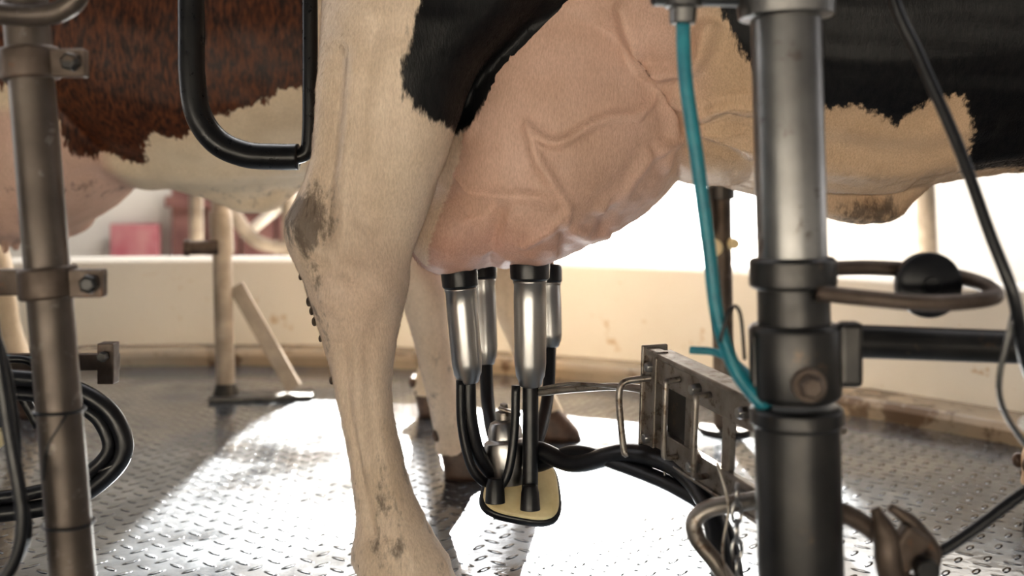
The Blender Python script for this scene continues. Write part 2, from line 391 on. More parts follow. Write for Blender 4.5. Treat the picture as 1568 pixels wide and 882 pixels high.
        hm=bpy.data.meshes.new('coat_hair'); hm.vertices.add(len(HV)); hm.vertices.foreach_set('co',HV.ravel())
        hm.loops.add(len(HV)); hm.loops.foreach_set('vertex_index',np.arange(len(HV),dtype=np.int32))
        hm.polygons.add(hairs); hm.polygons.foreach_set('loop_start',np.arange(0,len(HV),3,dtype=np.int32)); 
        try: hm.polygons.foreach_set('loop_total',np.full(hairs,3,dtype=np.int32))
        except Exception: pass
        hm.update(calc_edges=True)
        r3=np.repeat(idx,3)
        a=hm.attributes.new('base','FLOAT_COLOR','POINT'); c=np.ones((len(r3),4)); c[:,:3]=base[r3]*rs.uniform(.88,1.14,hairs).repeat(3)[:,None]; a.data.foreach_set('color',c.ravel())
        a=hm.attributes.new('blk','FLOAT','POINT'); a.data.foreach_set('value',blk[r3].astype(np.float32))
        a=hm.attributes.new('dirt','FLOAT','POINT'); a.data.foreach_set('value',dirt[r3].astype(np.float32))
        a=hm.attributes.new('nrm','FLOAT_VECTOR','POINT'); a.data.foreach_set('vector',no2[r3].astype(np.float32).ravel())
        ho=bpy.data.objects.new('coat_hair',hm); COL.objects.link(ho); ho.parent=cow; hm.materials.append(M_hairA)
        for i,(z_,r_) in enumerate(((.492,.005),(.478,.004),(.462,.0045),(.436,.0035),(.372,.004),(.53,.0035))):
            sel=np.where((np.abs(co2[:,2]-z_)<.006)&(co2[:,0]<-.15)&(co2[:,1]<1.60)&(co2[:,1]>1.53))[0]
            if len(sel)==0: continue
            k_=sel[np.argmin(co2[sel,0])]
            V_,F_=ellipsoid((co2[k_,0]-.001,co2[k_,1],z_),(r_,r_*1.4,r_*1.6),10); mk('dirt_clod_%d'%(i+1),V_,F_,M_dirt,cow)
    f=near[-1]; hoof('hind_hoof',f[1],f[3],1.05,cow); f=fl[-1]; hoof('hind_hoof_far',f[1],f[3],.8,cow)
    for s in(-1,1):
        V,F=ellipsoid((2.16+dx,1.93+dy+s*.115,1.33),(.022,.016,.02),12); mk('eye',V,F,M_rub,cow)
    print(name,'verts',n)
    return cow

def sm_noise(P,f,seed):
    rs=np.random.RandomState(seed); o=np.zeros(len(P))
    for i in range(9):
        k=rs.normal(size=3)*f; o+=np.sin(P@k+rs.uniform(0,6.28))
    return o/4.0

def paint_main(L,no):
    x,y,z=L.T; n=len(L)
    ed=np.interp(z,[e[0] for e in EDGE[::-1]],[e[1] for e in EDGE[::-1]])
    isleg=(x<ed+.012)&(y<1.70)
    XZ=L[:,[0,2]]
    disp=np.zeros(n)
    front=(no[:,1]<.35)&(y<1.9)
    ud=front&(~isleg)
    veins=[ # x,z lines on the near side, amplitude, sigma
      ([(.022,.764),(.040,.712),(.069,.664),(.088,.633),(.085,.606)],.0125,.0085),
      ([(-.088,.685),(-.067,.664),(-.025,.654),(.038,.653),(.064,.636)],.0105,.008),
      ([(.022,.760),(.060,.735),(.09,.742),(.127,.764),(.164,.779),(.20,.785)],.0115,.0085),
      ([(.175,.945),(.19,.90),(.205,.865),(.225,.850),(.268,.853),(.29,.874),(.30,.91)],.020,.014),
      ([(.20,.785),(.225,.81),(.235,.85)],.011,.011),
      ([(.085,.606),(.12,.588),(.158,.585)],.010,.010),
      ([(.26,.815),(.29,.80),(.31,.79),(.345,.80),(.38,.793),(.45,.80)],.018,.012),
      ([(.24,.73),(.27,.745),(.30,.765),(.33,.76),(.40,.735)],.018,.014),
      ([(.225,.845),(.25,.80),(.262,.76),(.255,.71)],.013,.013),
      ([(.088,.633),(.06,.60),(.02,.575)],.009,.009),
      ([(-.09,.69),(-.10,.72),(-.06,.77)],.006,.008),
      ([(-.02,.655),(-.04,.625),(-.075,.61)],.006,.008),
      ([(.22,.72),(.19,.67),(.15,.63)],.010,.010)]
    w=sstep(-no[:,1],-.2,.3)*ud
    vmask=np.zeros(n)
    for ln,a,s in veins:
        d=segdist(XZ+np.stack([sm_noise(L,60,3),sm_noise(L,55,5)],1)*.003,ln)
        g=np.exp(-(d/s)**2)
        disp=np.maximum(disp,a*g*w); vmask=np.maximum(vmask,g*w)
        disp-=a*.16*np.exp(-((d-2*s)/s)**2)*w
    for ln,a,s in(([(-.035,.54),(-.03,.59),(-.02,.63)],.014,.012),([(.085,.56),(.085,.60)],.008,.01),([(.15,.60),(.165,.64),(.19,.68)],.010,.012)):
        d=segdist(XZ,ln); disp-=a*np.exp(-(d/s)**2)*w
    for ln,a,s in(([(.42,.76),(.50,.715),(.62,.70),(.75,.72),(.90,.755)],.020,.022),([(.44,.70),(.56,.675),(.66,.68)],.012,.015),([(.50,.76),(.62,.745),(.75,.765)],.008,.02)):
        d=segdist(XZ,ln); disp+=a*np.exp(-(d/s)**2)*w
    ten=segdist(XZ,[(-.262,.86),(-.27,.74),(-.275,.66),(-.275,.60)])
    disp-= .018*np.exp(-(ten/.018)**2)*(y<1.56)*(z>.54)
    ms=segdist(XZ,[(-.20,.90),(-.215,.80),(-.225,.70),(-.22,.62)])
    disp-= .007*np.exp(-(ms/.016)**2)*(y<1.56)
    for cx,cz,a,s in((-.305,.61,.012,.03),(-.195,.52,.014,.032),(-.20,.46,-.007,.02),(-.27,.50,.010,.02),(-.235,.545,.011,.018),(-.19,.60,-.008,.025),(-.285,.545,-.008,.015)):
        disp+=a*np.exp(-(((x-cx)**2+(z-cz)**2)/s**2))*(y<1.57)*(x<0)
    can=segdist(XZ,[(-.252,.43),(-.246,.33),(-.23,.24),(-.21,.15)])
    disp-=.008*np.exp(-(can/.009)**2)*(y<1.56)
    can=segdist(XZ,[(-.215,.43),(-.21,.33),(-.20,.24),(-.185,.15)])
    disp-=.005*np.exp(-(can/.009)**2)*(y<1.56)
    disp+=sm_noise(L,14,1)*.0028+sm_noise(L,45,2)*.0011
    disp+=np.where(ud,sm_noise(L*np.array([1,1,2.]),95,7)*.0017*sstep(-z,-.78,-.6),0)
    disp+=np.where(~isleg,sm_noise(L*np.array([.5,1,2.2]),22,8)*.004*sstep(x,.25,.4)*sstep(-z,-.85,-.7),0)
    cream=np.array([.80,.69,.57]); pink=np.array([.65,.47,.385]); tan=np.array([.66,.50,.35]); rose=np.array([.60,.38,.32])
    u=sstep(-np.sqrt(((x-.06)/.36)**2+((z-.72)/.40)**2),-1.0,-.75)*(~isleg)*(x>-.3)
    base=cream[None]*(1-u[:,None])+pink[None]*u[:,None]
    t=sstep(x,.24,.34)*(~isleg); base=base*(1-t[:,None])+tan[None]*t[:,None]
    r=sstep(-z,-.64,-.56)*u*.7; base=base*(1-r[:,None])+rose[None]*r[:,None]
    pk=np.exp(-(((x+.22)/.07)**2+((z-.50)/.12)**2))*.35*isleg; base=base*(1-pk[:,None])+np.array([.68,.50,.41])[None]*pk[:,None]
    base=base*(1+.12*vmask[:,None]*np.array([1,1,.95])[None])
    A=[(-.123,.958),(-.151,.892),(-.163,.835),(-.156,.797),(-.127,.770),(-.089,.755),(-.070,.762),(-.048,.797),(-.014,.844),(.034,.899),(.10,.954),(.2,1.05),(.2,1.6),(-.2,1.6),(-.16,1.05)]
    B=[(.30,.97),(.345,.885),(.404,.809),(.464,.782),(.53,.795),(.597,.766),(.646,.80),(.695,.804),(.72,.775),(.735,.72),(.76,.70),(.85,.70),(1.0,.70),(1.6,.7),(2.3,.9),(2.3,1.6),(.25,1.6),(.25,1.07)]
    sa=polysd(XZ,A); sa=np.where((y<1.69)&(x<ed+.03),sa,np.minimum(sa,-.05))
    sa=np.where((z>1.0),polysd(XZ,A),sa)
    sb=polysd(XZ,B)
    blk=np.maximum(sa,sb)
    blk=np.where((x<-.33)&(z<.75)&(y>1.85)&(y<2.05),.05,blk)
    dirt=np.zeros(n)-.1
    hk=np.exp(-(((x+.305)/.048)**2+((z-.620)/.07)**2)); dirt+=hk*.48*isleg
    low=sstep(-z,-.52,-.22)*(x<0); dirt+=low*.19
    dirt+=np.exp(-(((x+.30)/.04)**2+((z-.46)/.09)**2))*.30*isleg
    dirt+=np.exp(-(((x+.195)/.05)**2+((z-.13)/.08)**2))*.08*isleg
    nv=np.exp(-(((x-.64)/.09)**2+((z-.62)/.045)**2)); dirt+=nv*.4*(y<1.95)
    return disp,base,blk,dirt

def paint_brown(L,no):
    x,y,z=L.T; n=len(L); XZ=L[:,[0,2]].copy(); XZ[:,0]-=1.3
    disp=sm_noise(L,12,11)*.004+sm_noise(L,35,12)*.0018
    for ln,a,s in(([(.25,.74),(.45,.70),(.62,.70),(.80,.72)],.016,.022),([(.30,.67),(.5,.655),(.66,.66)],.012,.018)):
        d=segdist(L[:,[0,2]],ln); disp+=a*np.exp(-(d/s)**2)*(no[:,1]<.3)
    cream=np.array([.76,.66,.51]); pink=np.array([.64,.47,.39])
    u=sstep(-np.sqrt(((x-.06)/.30)**2+((z-.66)/.22)**2),-1.0,-.8)
    base=cream[None]*(1-u[:,None])+pink[None]*u[:,None]
    A=[(-1.9,1.0),(-1.124,.90),(-1.08,.80),(-1.027,.765),(-.946,.75),(-.85,.765),(-.80,.79),(-.687,.83),(-.509,.90),(-.2,.95),(.3,.9),(1.2,.9),(1.2,1.7),(-1.9,1.7)]
    blk=polysd(XZ,A)+sm_noise(L*np.array([1,1,.45]),30,13)*.022+sm_noise(L*np.array([1,1,.35]),80,14)*.012
    dirt=np.zeros(n)-.14+.28*np.exp(-((z-.66)/.06)**2)+.15*sstep(-z,-.4,-.1)
    return disp,base,blk,dirt

FAR=[(1.20,-.07,.22,2.14,.14),(1.05,-.09,.20,2.18,.14),(.90,-.15,.15,2.22,.12),(.774,-.192,.11,2.25,.09),(.664,-.235,.095,2.28,.075),(.60,-.25,.085,2.30,.066),
 (.52,-.235,.065,2.32,.056),(.43,-.205,.052,2.33,.048),(.35,-.190,.044,2.34,.040),(.276,-.178,.040,2.35,.038),(.20,-.160,.037,2.36,.037),(.14,-.145,.044,2.37,.043),(.10,-.135,.048,2.38,.045),(.05,-.130,.050,2.38,.045)]
cowA=make_cow('holstein_cow',M_cowA,0,0,.0062,6,FAR,[(1.15,1.76,1.18,1.76),(1.15,2.1,1.1,2.12)],paint_main,hairs=260000)
FARB=[(z,cx-1.3,rx,cy+.65,ry) for z,cx,rx,cy,ry in FAR]
cowB=make_cow('red_and_white_cow',M_cowB,-1.3,.84,.012,4,FARB,[(-.12,2.66,.09,2.75),(-.12,2.96,-.25,3.03)],paint_brown)

# ------------------------------------------------------------------ platform & curb
CX,CY=-1.1,.95
def arc_band(name,profile,mat,n=160):
    rings=[[ (CX+r*math.cos(2*math.pi*i/n),CY+r*math.sin(2*math.pi*i/n),z) for r,z in profile] for i in range(n)]
    m=len(profile); V=[p for r in rings for p in r]; F=[]
    for i in range(n):
        for j in range(m):
            a=i*m+j; b=i*m+(j+1)%m; c=((i+1)%n)*m+(j+1)%m; d=((i+1)%n)*m+j; F.append((a,b,c,d))
    o=mk(name,V,F,mat,None,smooth=False)
    bv=o.modifiers.new('b','BEVEL'); bv.width=.006; bv.segments=2; bv.limit_method='ANGLE'; bv.angle_limit=.7
    return o
n=160
V=[(CX,CY,0)]+[(CX+2.96*math.cos(2*math.pi*i/n),CY+2.96*math.sin(2*math.pi*i/n),0) for i in range(n)]
mk('floor',V,[(0,1+i,1+(i+1)%n) for i in range(n)],M_floor,None,smooth=False)
arc_band('trim_1',[(2.95,-.02),(2.95,.035),(2.965,.055),(3.098,.060),(3.098,-.02)],M_lip)
arc_band('wall_curb',[(3.10,-.02),(3.10,.385),(3.12,.40),(3.23,.40),(3.24,.385),(3.24,-.02)],M_curb)
mk('yard_ground',[(-12,-8,-.03),(12,-8,-.03),(12,16,-.03),(-12,16,-.03)],[(0,1,2,3)],M_ground,None,smooth=False)

# back wall with doorway (sun comes through) and low opening beside it
wb=empty('wall_back')
def wbox(nm,x0,x1,z0,z1,mat=M_wall,y0=6.5,y1=6.7):
    box(nm,((x0+x1)/2,(y0+y1)/2,(z0+z1)/2),(x1-x0,y1-y0,z1-z0),mat,wb,bev=0)
wbox('left_part',-9,-.74,-.03,4.2)
wbox('lintel',-.74,.74,3.3,4.2)
wbox('above_low_opening',.74,1.95,1.25,4.2)
wbox('right_part',1.95,9,-.03,4.2)
p=empty('painted_boarding')
box('pink_board',(-2.36,6.42,.20),(.30,.05,.52),M_pink,p)
for i in range(5):
    box('maroon_board_%d'%(i+1),(-2.02+.22*i,6.40,.36),(.20,.05,.78),M_maroon,p)
box('maroon_rail',(-1.6,6.36,.60),(1.1,.04,.07),M_maroon,p)

# ------------------------------------------------------------------ right foreground post
P=empty('stall_post')
def RX(z): return .316-.0265*z
Y=1.098
def rp(z0,z1,prof,mat,nm): 
    return lathe(nm,(RX(z0),Y,z0),(RX(z1),Y,z1),prof,mat,P,40)
rp(.516,1.35,[(0,.037),(1,.037)],M_galv,'upper_tube')
rp(.845,.905,[(0,.040),(.03,.050),(.4,.052),(.45,.046),(1,.046)],M_galv,'top_flange')
rp(.557,.590,[(0,.042),(.1,.046),(.9,.046),(1,.042)],M_dark,'collar')
rp(.436,.56,[(0,.038),(1,.038)],M_dark,'dark_section')
rp(.439,.519,[(0,.044),(.06,.048),(.94,.048),(1,.044)],M_dark,'clamp')
rp(0,.432,[(0,.045),(.95,.045),(.955,.049),(.99,.049),(1,.044)],M_dark,'lower_sleeve')
rp(0,.012,[(0,.09),(1,.09)],M_dark,'base_flange')
box('clamp_ear',(.360,Y-.005,.487),(.026,.02,.070),M_dark,P,bev=.006)
box('clamp_ear_left',(.262,Y-.005,.48),(.015,.02,.06),M_dark,P,bev=.005)
lathe('bolt_head',(.304,Y-.045,.462),(.304,Y-.066,.462),[(0,.013),(.8,.013),(1,.010)],M_rust,P,6)
lathe('bolt_washer',(.304,Y-.04,.462),(.304,Y-.054,.462),[(0,.018),(1,.018)],M_rust,P,20)
tube('cross_pipe',[(.150,Y,.872),(.20,Y,.872),(.29,Y,.870)],.013,M_galv,P)
lathe('hose_socket',(.183,Y,.885),(.183,Y,.840),[(0,.020),(.6,.020),(.62,.015),(1,.014)],M_galv,P)
tube('hairpin_loop',[(.30,1.135,.572),(.396,1.15,.575),(.47,1.15,.570),(.505,1.13,.563),(.514,1.10,.556),(.50,1.07,.549),(.43,1.05,.546),(.36,1.055,.551),(.315,1.06,.556)],.0085,M_rust,P)
lathe('rubber_disc',(.457,1.135,.558),(.457,1.115,.558),[(0,.030),(.2,.036),(.8,.036),(1,.030)],M_rub,P,36)
lathe('rubber_disc_hub',(.457,1.15,.558),(.457,1.112,.558),[(0,.010),(1,.010)],M_rub,P,16)
tube('side_rail',[(.355,1.14,.495),(.60,1.17,.482),(.95,1.2,.465),(1.15,1.22,.455)],.019,M_dark,P)

H=empty('teal_air_hose')
tube('hose',[(.183,Y,.845),(.186,Y,.782),(.199,Y,.691),(.211,Y,.600),(.221,Y,.523),(.240,Y,.469),(.263,Y-.01,.437),(.28,Y,.42)],.0075,M_teal,H)
tube('hose_branch',[(.205,1.18,.478),(.235,1.17,.476),(.258,1.14,.462),(.275,1.10,.435)],.0045,M_teal,H)
tube('airline_tail',[(.221,1.09,.50),(.232,1.09,.535),(.245,1.1,.53),(.25,1.1,.48)],.002,M_rub,H)

K=empty('power_cable')
tube('cable',[(.385,1.09,1.0),(.40,1.08,.872),(.426,1.07,.80),(.458,1.05,.706),(.48,1.03,.62),(.50,1.02,.555),(.523,1.04,.483),(.565,1.07,.425),(.588,1.09,.382),(.575,1.10,.355),(.537,1.10,.328),(.494,1.10,.296),(.455,1.10,.272),(.435,1.10,.278)],.0062,M_rub,K)
tube('cable_thin',[(.505,1.03,.54),(.50,1.05,.45),(.55,1.07,.38),(.575,1.09,.365)],.003,M_galv,K)
for i,(x,z,r) in enumerate(((.536,.420,.011),(.549,.402,.010))):
    V,F=ellipsoid((x,1.06,z),(r,r,r*.8),14); mk('tape_wad_%d'%(i+1),V,F,M_wall,K)

C=empty('pipe_clamp')
tube('rod',[(.34,1.10,.322),(.375,1.10,.305),(.42,1.10,.272)],.011,M_rust,C)
tube('jaw',[(.383,1.08,.327),(.392,1.075,.30),(.395,1.075,.27),(.405,1.08,.25),(.43,1.08,.235),(.44,1.1,.20)],[.006,.013,.014,.015,.014,.009],M_rust,C)
tube('jaw_2',[(.402,1.09,.325),(.428,1.09,.305),(.447,1.09,.275),(.436,1.09,.245)],[.005,.009,.010,.010],M_rust,C)
box('jaw_plate',(.415,1.08,.285),(.030,.022,.045),M_rust,C,rot=(0,.6,0),bev=.004)
lathe('wing_bolt',(.428,1.05,.27),(.428,1.11,.27),[(0,.012),(.3,.012),(.31,.006),(1,.006)],M_dark,C,16)

# ------------------------------------------------------------------ cluster support bracket
B=empty('cluster_support_bracket')
o0=Vector((.226,1.568,.414)); d=Vector((.085,-.235,-.018)).normalized(); up=Vector((0,0,1)); up=(up-d*up.dot(d)).normalized(); nn=d.cross(up).normalized()
if nn.y>0: nn=-nn
def bb(nm,s0,s1,h0,h1,n0,n1,mat=M_brkt,bev=.002):
    c=o0+d*(s0+s1)/2+up*(h0+h1)/2+nn*(n0+n1)/2
    return box(nm,c,(abs(s1-s0),abs(n1-n0),abs(h1-h0)),mat,B,ax=(d,nn,up),bev=bev)
LEN=.42
bb('top_rail',0,LEN,-.042,0,0,.012); bb('top_rail_flange',0,LEN,-.004,.004,-.02,.018)
bb('bottom_rail',0,LEN,-.150,-.112,0,.012); bb('bottom_rail_flange',0,LEN,-.154,-.148,-.015,.016)
bb('end_plate',-.012,.022,-.152,.006,-.004,.018); bb('end_flange',-.016,-.010,-.156,.010,-.02,.024)
bb('mid_strut',.10,.118,-.12,-.03,0,.010); bb('mid_strut_2',.20,.22,-.12,-.03,0,.010)
bb('back_plate',.02,.09,-.12,-.03,-.012,-.006,M_dark)
for i,s in enumerate((.085,.17)):
    q=lambda a,h,m: o0+d*a+up*h+nn*m
    tube('staple_%d'%(i+1),[q(s,-.02,.012),q(s,-.022,.032),q(s+.004,-.03,.036),q(s+.004,-.12,.036),q(s+.004,-.132,.03),q(s,-.134,.012)],.0045,M_brkt,B,sub=5)
for i,(s,h) in enumerate(((.005,-.02),(.005,-.13),(.14,-.02),(.14,-.13),(.26,-.02),(.26,-.13))):
    a=o0+d*s+up*h+nn*.010
    lathe('bolt_%d'%(i+1),a,a+nn*.016,[(0,.009),(.7,.009),(1,.007)],M_steel,B,6)
tube('arm_rod',[(.03,1.74,.318),(.045,1.725,.322),(.093,1.69,.334),(.162,1.63,.350),(.221,1.575,.356)],.006,M_brkt,B)
tube('arm_rod_thin',[(.03,1.74,.322),(.093,1.68,.345),(.16,1.62,.352),(.221,1.57,.350)],.003,M_brkt,B)
tube('hook_rod',[(.226,1.56,.379),(.205,1.56,.376),(.176,1.56,.372),(.166,1.56,.364),(.163,1.56,.345),(.166,1.56,.305),(.171,1.56,.264),(.176,1.56,.262)],.0052,M_brkt,B,sub=5)
tube('lower_bent_tube',[(.31,1.254,.285),(.270,1.254,.278),(.241,1.254,.272),(.224,1.254,.258),(.227,1.254,.235),(.25,1.25,.205),(.275,1.25,.16),(.29,1.25,.08),(.295,1.25,.0)],.0105,M_brkt,B)
for i in range(7):
    z=.30-.022*i
    tube('chain_link_%d'%(i+1),[(.268+.006*math.cos(a)*(1 if i%2 else .3),1.22+.006*math.cos(a)*(.3 if i%2 else 1),z+.013*math.sin(a)) for a in [k*math.pi/5 for k in range(11)]],.0022,M_steel,B,n=8,sub=2)
tube('retainer_wire',[(.25,1.25,.33),(.262,1.24,.28),(.255,1.24,.22),(.27,1.24,.16),(.262,1.24,.12)],.002,M_brkt,B)

# ------------------------------------------------------------------ milking cluster
def cup(top,bot,rb,rs,par,i):
    t=Vector(top); b=Vector(bot); Lh=(b-t).length
    f=.036/Lh
    lathe('liner_mouth_%d'%i,t,t+(b-t)*f,[(0,rb*.8),(.1,rb*.97),(.3,rb),(.9,rb*.97),(1,rb*.85)],M_rub,par,36)
    lathe('shell_%d'%i,t+(b-t)*(f*.95),b,[(0,rs*.9),(.01,rs*1.04),(.03,rs*1.04),(.045,rs*.98),(.2,rs),(.78,rs*.97),(.9,rs*.88),(.94,rs*.75),(.97,rs*.72),(1,rs*.6)],M_steel,par,40)
Q=empty('milking_cluster')
cup((-.090,1.725,.534),(-.073,1.725,.338),.031,.0265,Q,1)
cup((.030,1.725,.547),(.031,1.725,.332),.034,.0275,Q,2)
cup((-.0575,1.96,.5275),(-.049,1.93,.334),.028,.024,Q,3)
cup((.0675,1.96,.521),(.0725,1.94,.365),.028,.024,Q,4)
tube('short_milk_tube_1',[(-.073,1.725,.345),(-.071,1.725,.28),(-.058,1.73,.222),(-.038,1.74,.187),(-.025,1.75,.178)],.0125,M_rub,Q)
tube('short_pulse_tube_1',[(-.086,1.715,.345),(-.084,1.715,.27),(-.070,1.715,.205),(-.05,1.72,.175),(-.030,1.73,.168)],.008,M_rub,Q)
tube('short_milk_tube_2',[(.031,1.725,.34),(.031,1.72,.25),(.030,1.715,.16)],.0135,M_rub,Q)
tube('short_pulse_tube_2',[(.0066,1.72,.335),(.004,1.715,.257),(-.007,1.71,.19),(-.026,1.71,.160)],.0075,M_rub,Q)
tube('short_milk_tube_3',[(-.049,1.93,.34),(-.045,1.9,.27),(-.03,1.83,.215),(-.015,1.79,.20)],.0125,M_rub,Q)
tube('short_milk_tube_4',[(.0725,1.94,.37),(.066,1.90,.28),(.045,1.82,.22),(.015,1.79,.20)],.0115,M_rub,Q)
lathe('claw_bowl',(-.014,1.765,.268),(-.004,1.755,.160),[(0,.014),(.04,.024),(.15,.029),(.3,.030),(.34,.038),(.45,.040),(.8,.036),(1,.030)],M_steel,Q,36)
for i,(x,y,z) in enumerate(((-.03,1.74,.19),(.028,1.73,.19),(-.03,1.79,.2),(.025,1.79,.2))):
    tube('claw_nipple_%d'%(i+1),[(-.008,1.76,.205),(x,y,z)],.008,M_steel,Q,sub=1)
lathe('claw_valve',(-.014,1.765,.268),(-.014,1.765,.295),[(0,.014),(.5,.014),(.55,.007),(1,.007)],M_brkt,Q,20)
box('claw_valve_lever',(-.004,1.75,.285),(.040,.012,.006),M_brkt,Q,rot=(0,.3,0))
def dplate(nm,c,R,zt,zb,mat,sc):
    n=44; rings=[]
    tilt=math.radians(42)
    for zz,s in((zb,.94),(zb+.003,1),(zt-.003,1),(zt,.94)):
        r=[]
        for j in range(n):
            a=2*math.pi*j/n; e=.62
            X=R*math.copysign(abs(math.cos(a))**e,math.cos(a))*s*sc; Yy=R*1.0*math.copysign(abs(math.sin(a))**e,math.sin(a))*s*sc
            X*=1-.18*(Yy/R)
            v=Vector((X,Yy,zz)); v=Matrix.Rotation(tilt,3,'X')@v; v=Matrix.Rotation(.18,3,'Y')@v
            r.append(Vector(c)+v)
        rings.append(r)
    V,F=loft(rings); return mk(nm,V,F,mat,Q)
dplate('rubber_base_rim',(.018,1.745,.158),.063,.004,-.012,M_rub,1.05)
dplate('claw_base',(.018,1.745,.158),.063,.010,-.006,M_cream,.97)
for i,(x,y,z) in enumerate(((-.028,1.70,.155),(.030,1.695,.145))):
    lathe('hose_cuff_%d'%(i+1),(x,y,z+.030),(x,y-.004,z-.010),[(0,.012),(.3,.015),(1,.017)],M_rub,Q,20)
tube('long_milk_hose',[(.0,1.76,.215),(.045,1.735,.222),(.104,1.69,.212),(.18,1.60,.252),(.239,1.52,.255),(.268,1.44,.235),(.278,1.38,.19),(.28,1.35,.10),(.275,1.34,.02)],.0155,M_rub,Q)
tube('long_pulse_hose',[(.0,1.76,.19),(.045,1.74,.196),(.104,1.70,.228),(.170,1.61,.232),(.245,1.50,.225),(.29,1.42,.20),(.30,1.36,.12),(.30,1.33,.02)],.012,M_rub,Q)
tube('hose_tie',[(.236+.019*math.cos(a)*.5,1.522,.245+.028*math.sin(a)) for a in [k*math.pi/6 for k in range(13)]],.002,M_galv,Q,n=8,sub=2)

# ------------------------------------------------------------------ U frame
Uf=empty('stall_divider_frame')
tube('u_tube',[(-.552,1.75,1.40),(-.550,1.75,1.15),(-.548,1.75,.95),(-.547,1.75,.86),(-.537,1.75,.795),(-.505,1.75,.747),(-.455,1.75,.724),(-.40,1.75,.720),(-.365,1.75,.720)],.0225,M_black,Uf,n=20)
tube('u_tube_riser',[(-.372,1.75,.719),(-.352,1.75,.728),(-.346,1.75,.76),(-.345,1.75,.86),(-.346,1.75,1.10),(-.35,1.75,1.40)],.013,M_black,Uf,n=20)
tube('header',[(-.63,1.21,1.40),(-.60,1.45,1.40),(-.552,1.75,1.40)],.022,M_black,Uf)
tube('header_end',[(-.552,1.75,1.40),(-.35,1.75,1.40)],.022,M_black,Uf)

# ------------------------------------------------------------------ left post
LP=empty('stall_pipe_post')
def LX(z): return -.4857-.0839*z
yl=1.176
def lp(z0,z1,prof,mat,nm): return lathe(nm,(LX(z0),yl,z0),(LX(z1),yl,z1),prof,mat,LP,32)
lp(0,1.42,[(0,.025),(1,.025)],M_pipeL,'pipe')
lp(0,.012,[(0,.06),(1,.06)],M_pipeL,'base')
for i,z in enumerate((.807,.556)):
    lp(z-.018,z+.018,[(0,.031),(.08,.033),(.92,.033),(1,.031)],M_rust,'clamp_%d'%(i+1))
    box('clamp_ear_%d'%(i+1),(LX(z)+.045,yl-.006,z),(.045,.016,.032),M_rust,LP)
    a=Vector((LX(z)+.055,yl-.014,z)); lathe('clamp_bolt_%d'%(i+1),a,a+Vector((0,-.014,0)),[(0,.011),(.8,.011),(1,.008)],M_dark,LP,6)
    box('clamp_ear_back_%d'%(i+1),(LX(z)-.05,yl+.006,z),(.05,.016,.030),M_rust,LP)
tube('top_elbow_pipe',[(-.70,1.15,.862),(-.60,1.15,.862),(-.53,1.14,.857),(-.498,1.14,.864),(-.482,1.14,.885),(-.48,1.14,.94)],.0125,M_pipeL,LP)
tube('zip_tie',[(LX(.41)+.028*math.cos(a),yl+.028*math.sin(a),.41) for a in [k*math.pi/8 for k in range(17)]],.0016,M_rub,LP,n=8,sub=2)
tube('zip_tie_low',[(LX(.28)+.028*math.cos(a),yl+.028*math.sin(a),.28) for a in [k*math.pi/8 for k in range(17)]],.0016,M_rub,LP,n=8,sub=2)
tube('zip_tail',[(LX(.41)+.02,yl-.025,.41),(LX(.41)+.01,yl-.05,.38),(LX(.41),yl-.04,.34)],.0012,M_rub,LP,n=8)

KL=empty('cable_bundle')
tube('cable_1',[(-.60,1.12,.70),(-.588,1.12,.633),(-.569,1.12,.5205),(-.5505,1.12,.40),(-.5355,1.12,.30),(-.55,1.12,.245),(-.59,1.12,.215),(-.65,1.13,.19)],.0070,M_rub,KL)
tube('cable_2',[(-.62,1.14,.56),(-.588,1.14,.53),(-.565,1.14,.47),(-.553,1.14,.40),(-.545,1.13,.34),(-.535,1.13,.28),(-.57,1.13,.22),(-.62,1.14,.17)],.005,M_rub,KL)
HL=empty('milk_hose_loop')
for k,(o,r) in enumerate(((0,.015),(.026,.012))):
    tube('hose_%d'%(k+1),[(-1.1,1.74,.10+o),(-.862-o*.2,1.74,.115+o),(-.752-o*.5,1.735,.137+o),(-.686-o,1.73,.178+o*.4),(-.655-o,1.73,.224),(-.672-o*.7,1.73,.279-o*.6),(-.719,1.73,.318-o),(-.80,1.74,.34-o),(-.95,1.76,.345-o)],r,M_rub,HL)
tube('hose_tie',[(-.672+.028*math.cos(a),1.73+.02*math.sin(a)*.6,.20+.012*math.cos(a)) for a in [k*math.pi/6 for k in range(13)]],.0025,M_galv,HL,n=8,sub=2)

LC=empty('cluster_holder')
box('mounting_bar',(-.90,1.9,.345),(.34,.02,.03),M_rust,LC)
box('mounting_lug',(-.745,1.89,.345),(.03,.03,.075),M_rust,LC)
box('mounting_lug_2',(-.86,1.89,.325),(.025,.03,.06),M_rust,LC)
lathe('lug_bolt',(-.745,1.87,.36),(-.745,1.855,.36),[(0,.010),(1,.009)],M_dark,LC,6)
lathe('cream_cup',(-.96,1.85,.20),(-.955,1.84,.255),[(0,.035),(.3,.055),(.8,.058),(1,.05)],M_cream,LC,30)
lathe('black_lid',(-.955,1.84,.25),(-.952,1.835,.285),[(0,.056),(.5,.05),(1,.03)],M_rub,LC,30)
tube('short_tube_1',[(-.955,1.83,.27),(-.92,1.82,.32),(-.88,1.83,.30),(-.85,1.84,.24)],.010,M_rub,LC)
tube('short_tube_2',[(-.97,1.82,.28),(-.93,1.81,.35),(-.86,1.82,.36),(-.82,1.83,.30),(-.80,1.84,.22)],.007,M_rub,LC)
tube('holder_leg',[(-.99,1.9,.345),(-1.0,1.9,.15),(-1.0,1.9,0)],.014,M_rust,LC)
tube('teal_line',[(-1.02,1.86,.36),(-.92,1.85,.362),(-.85,1.86,.355)],.004,M_teal,LC)

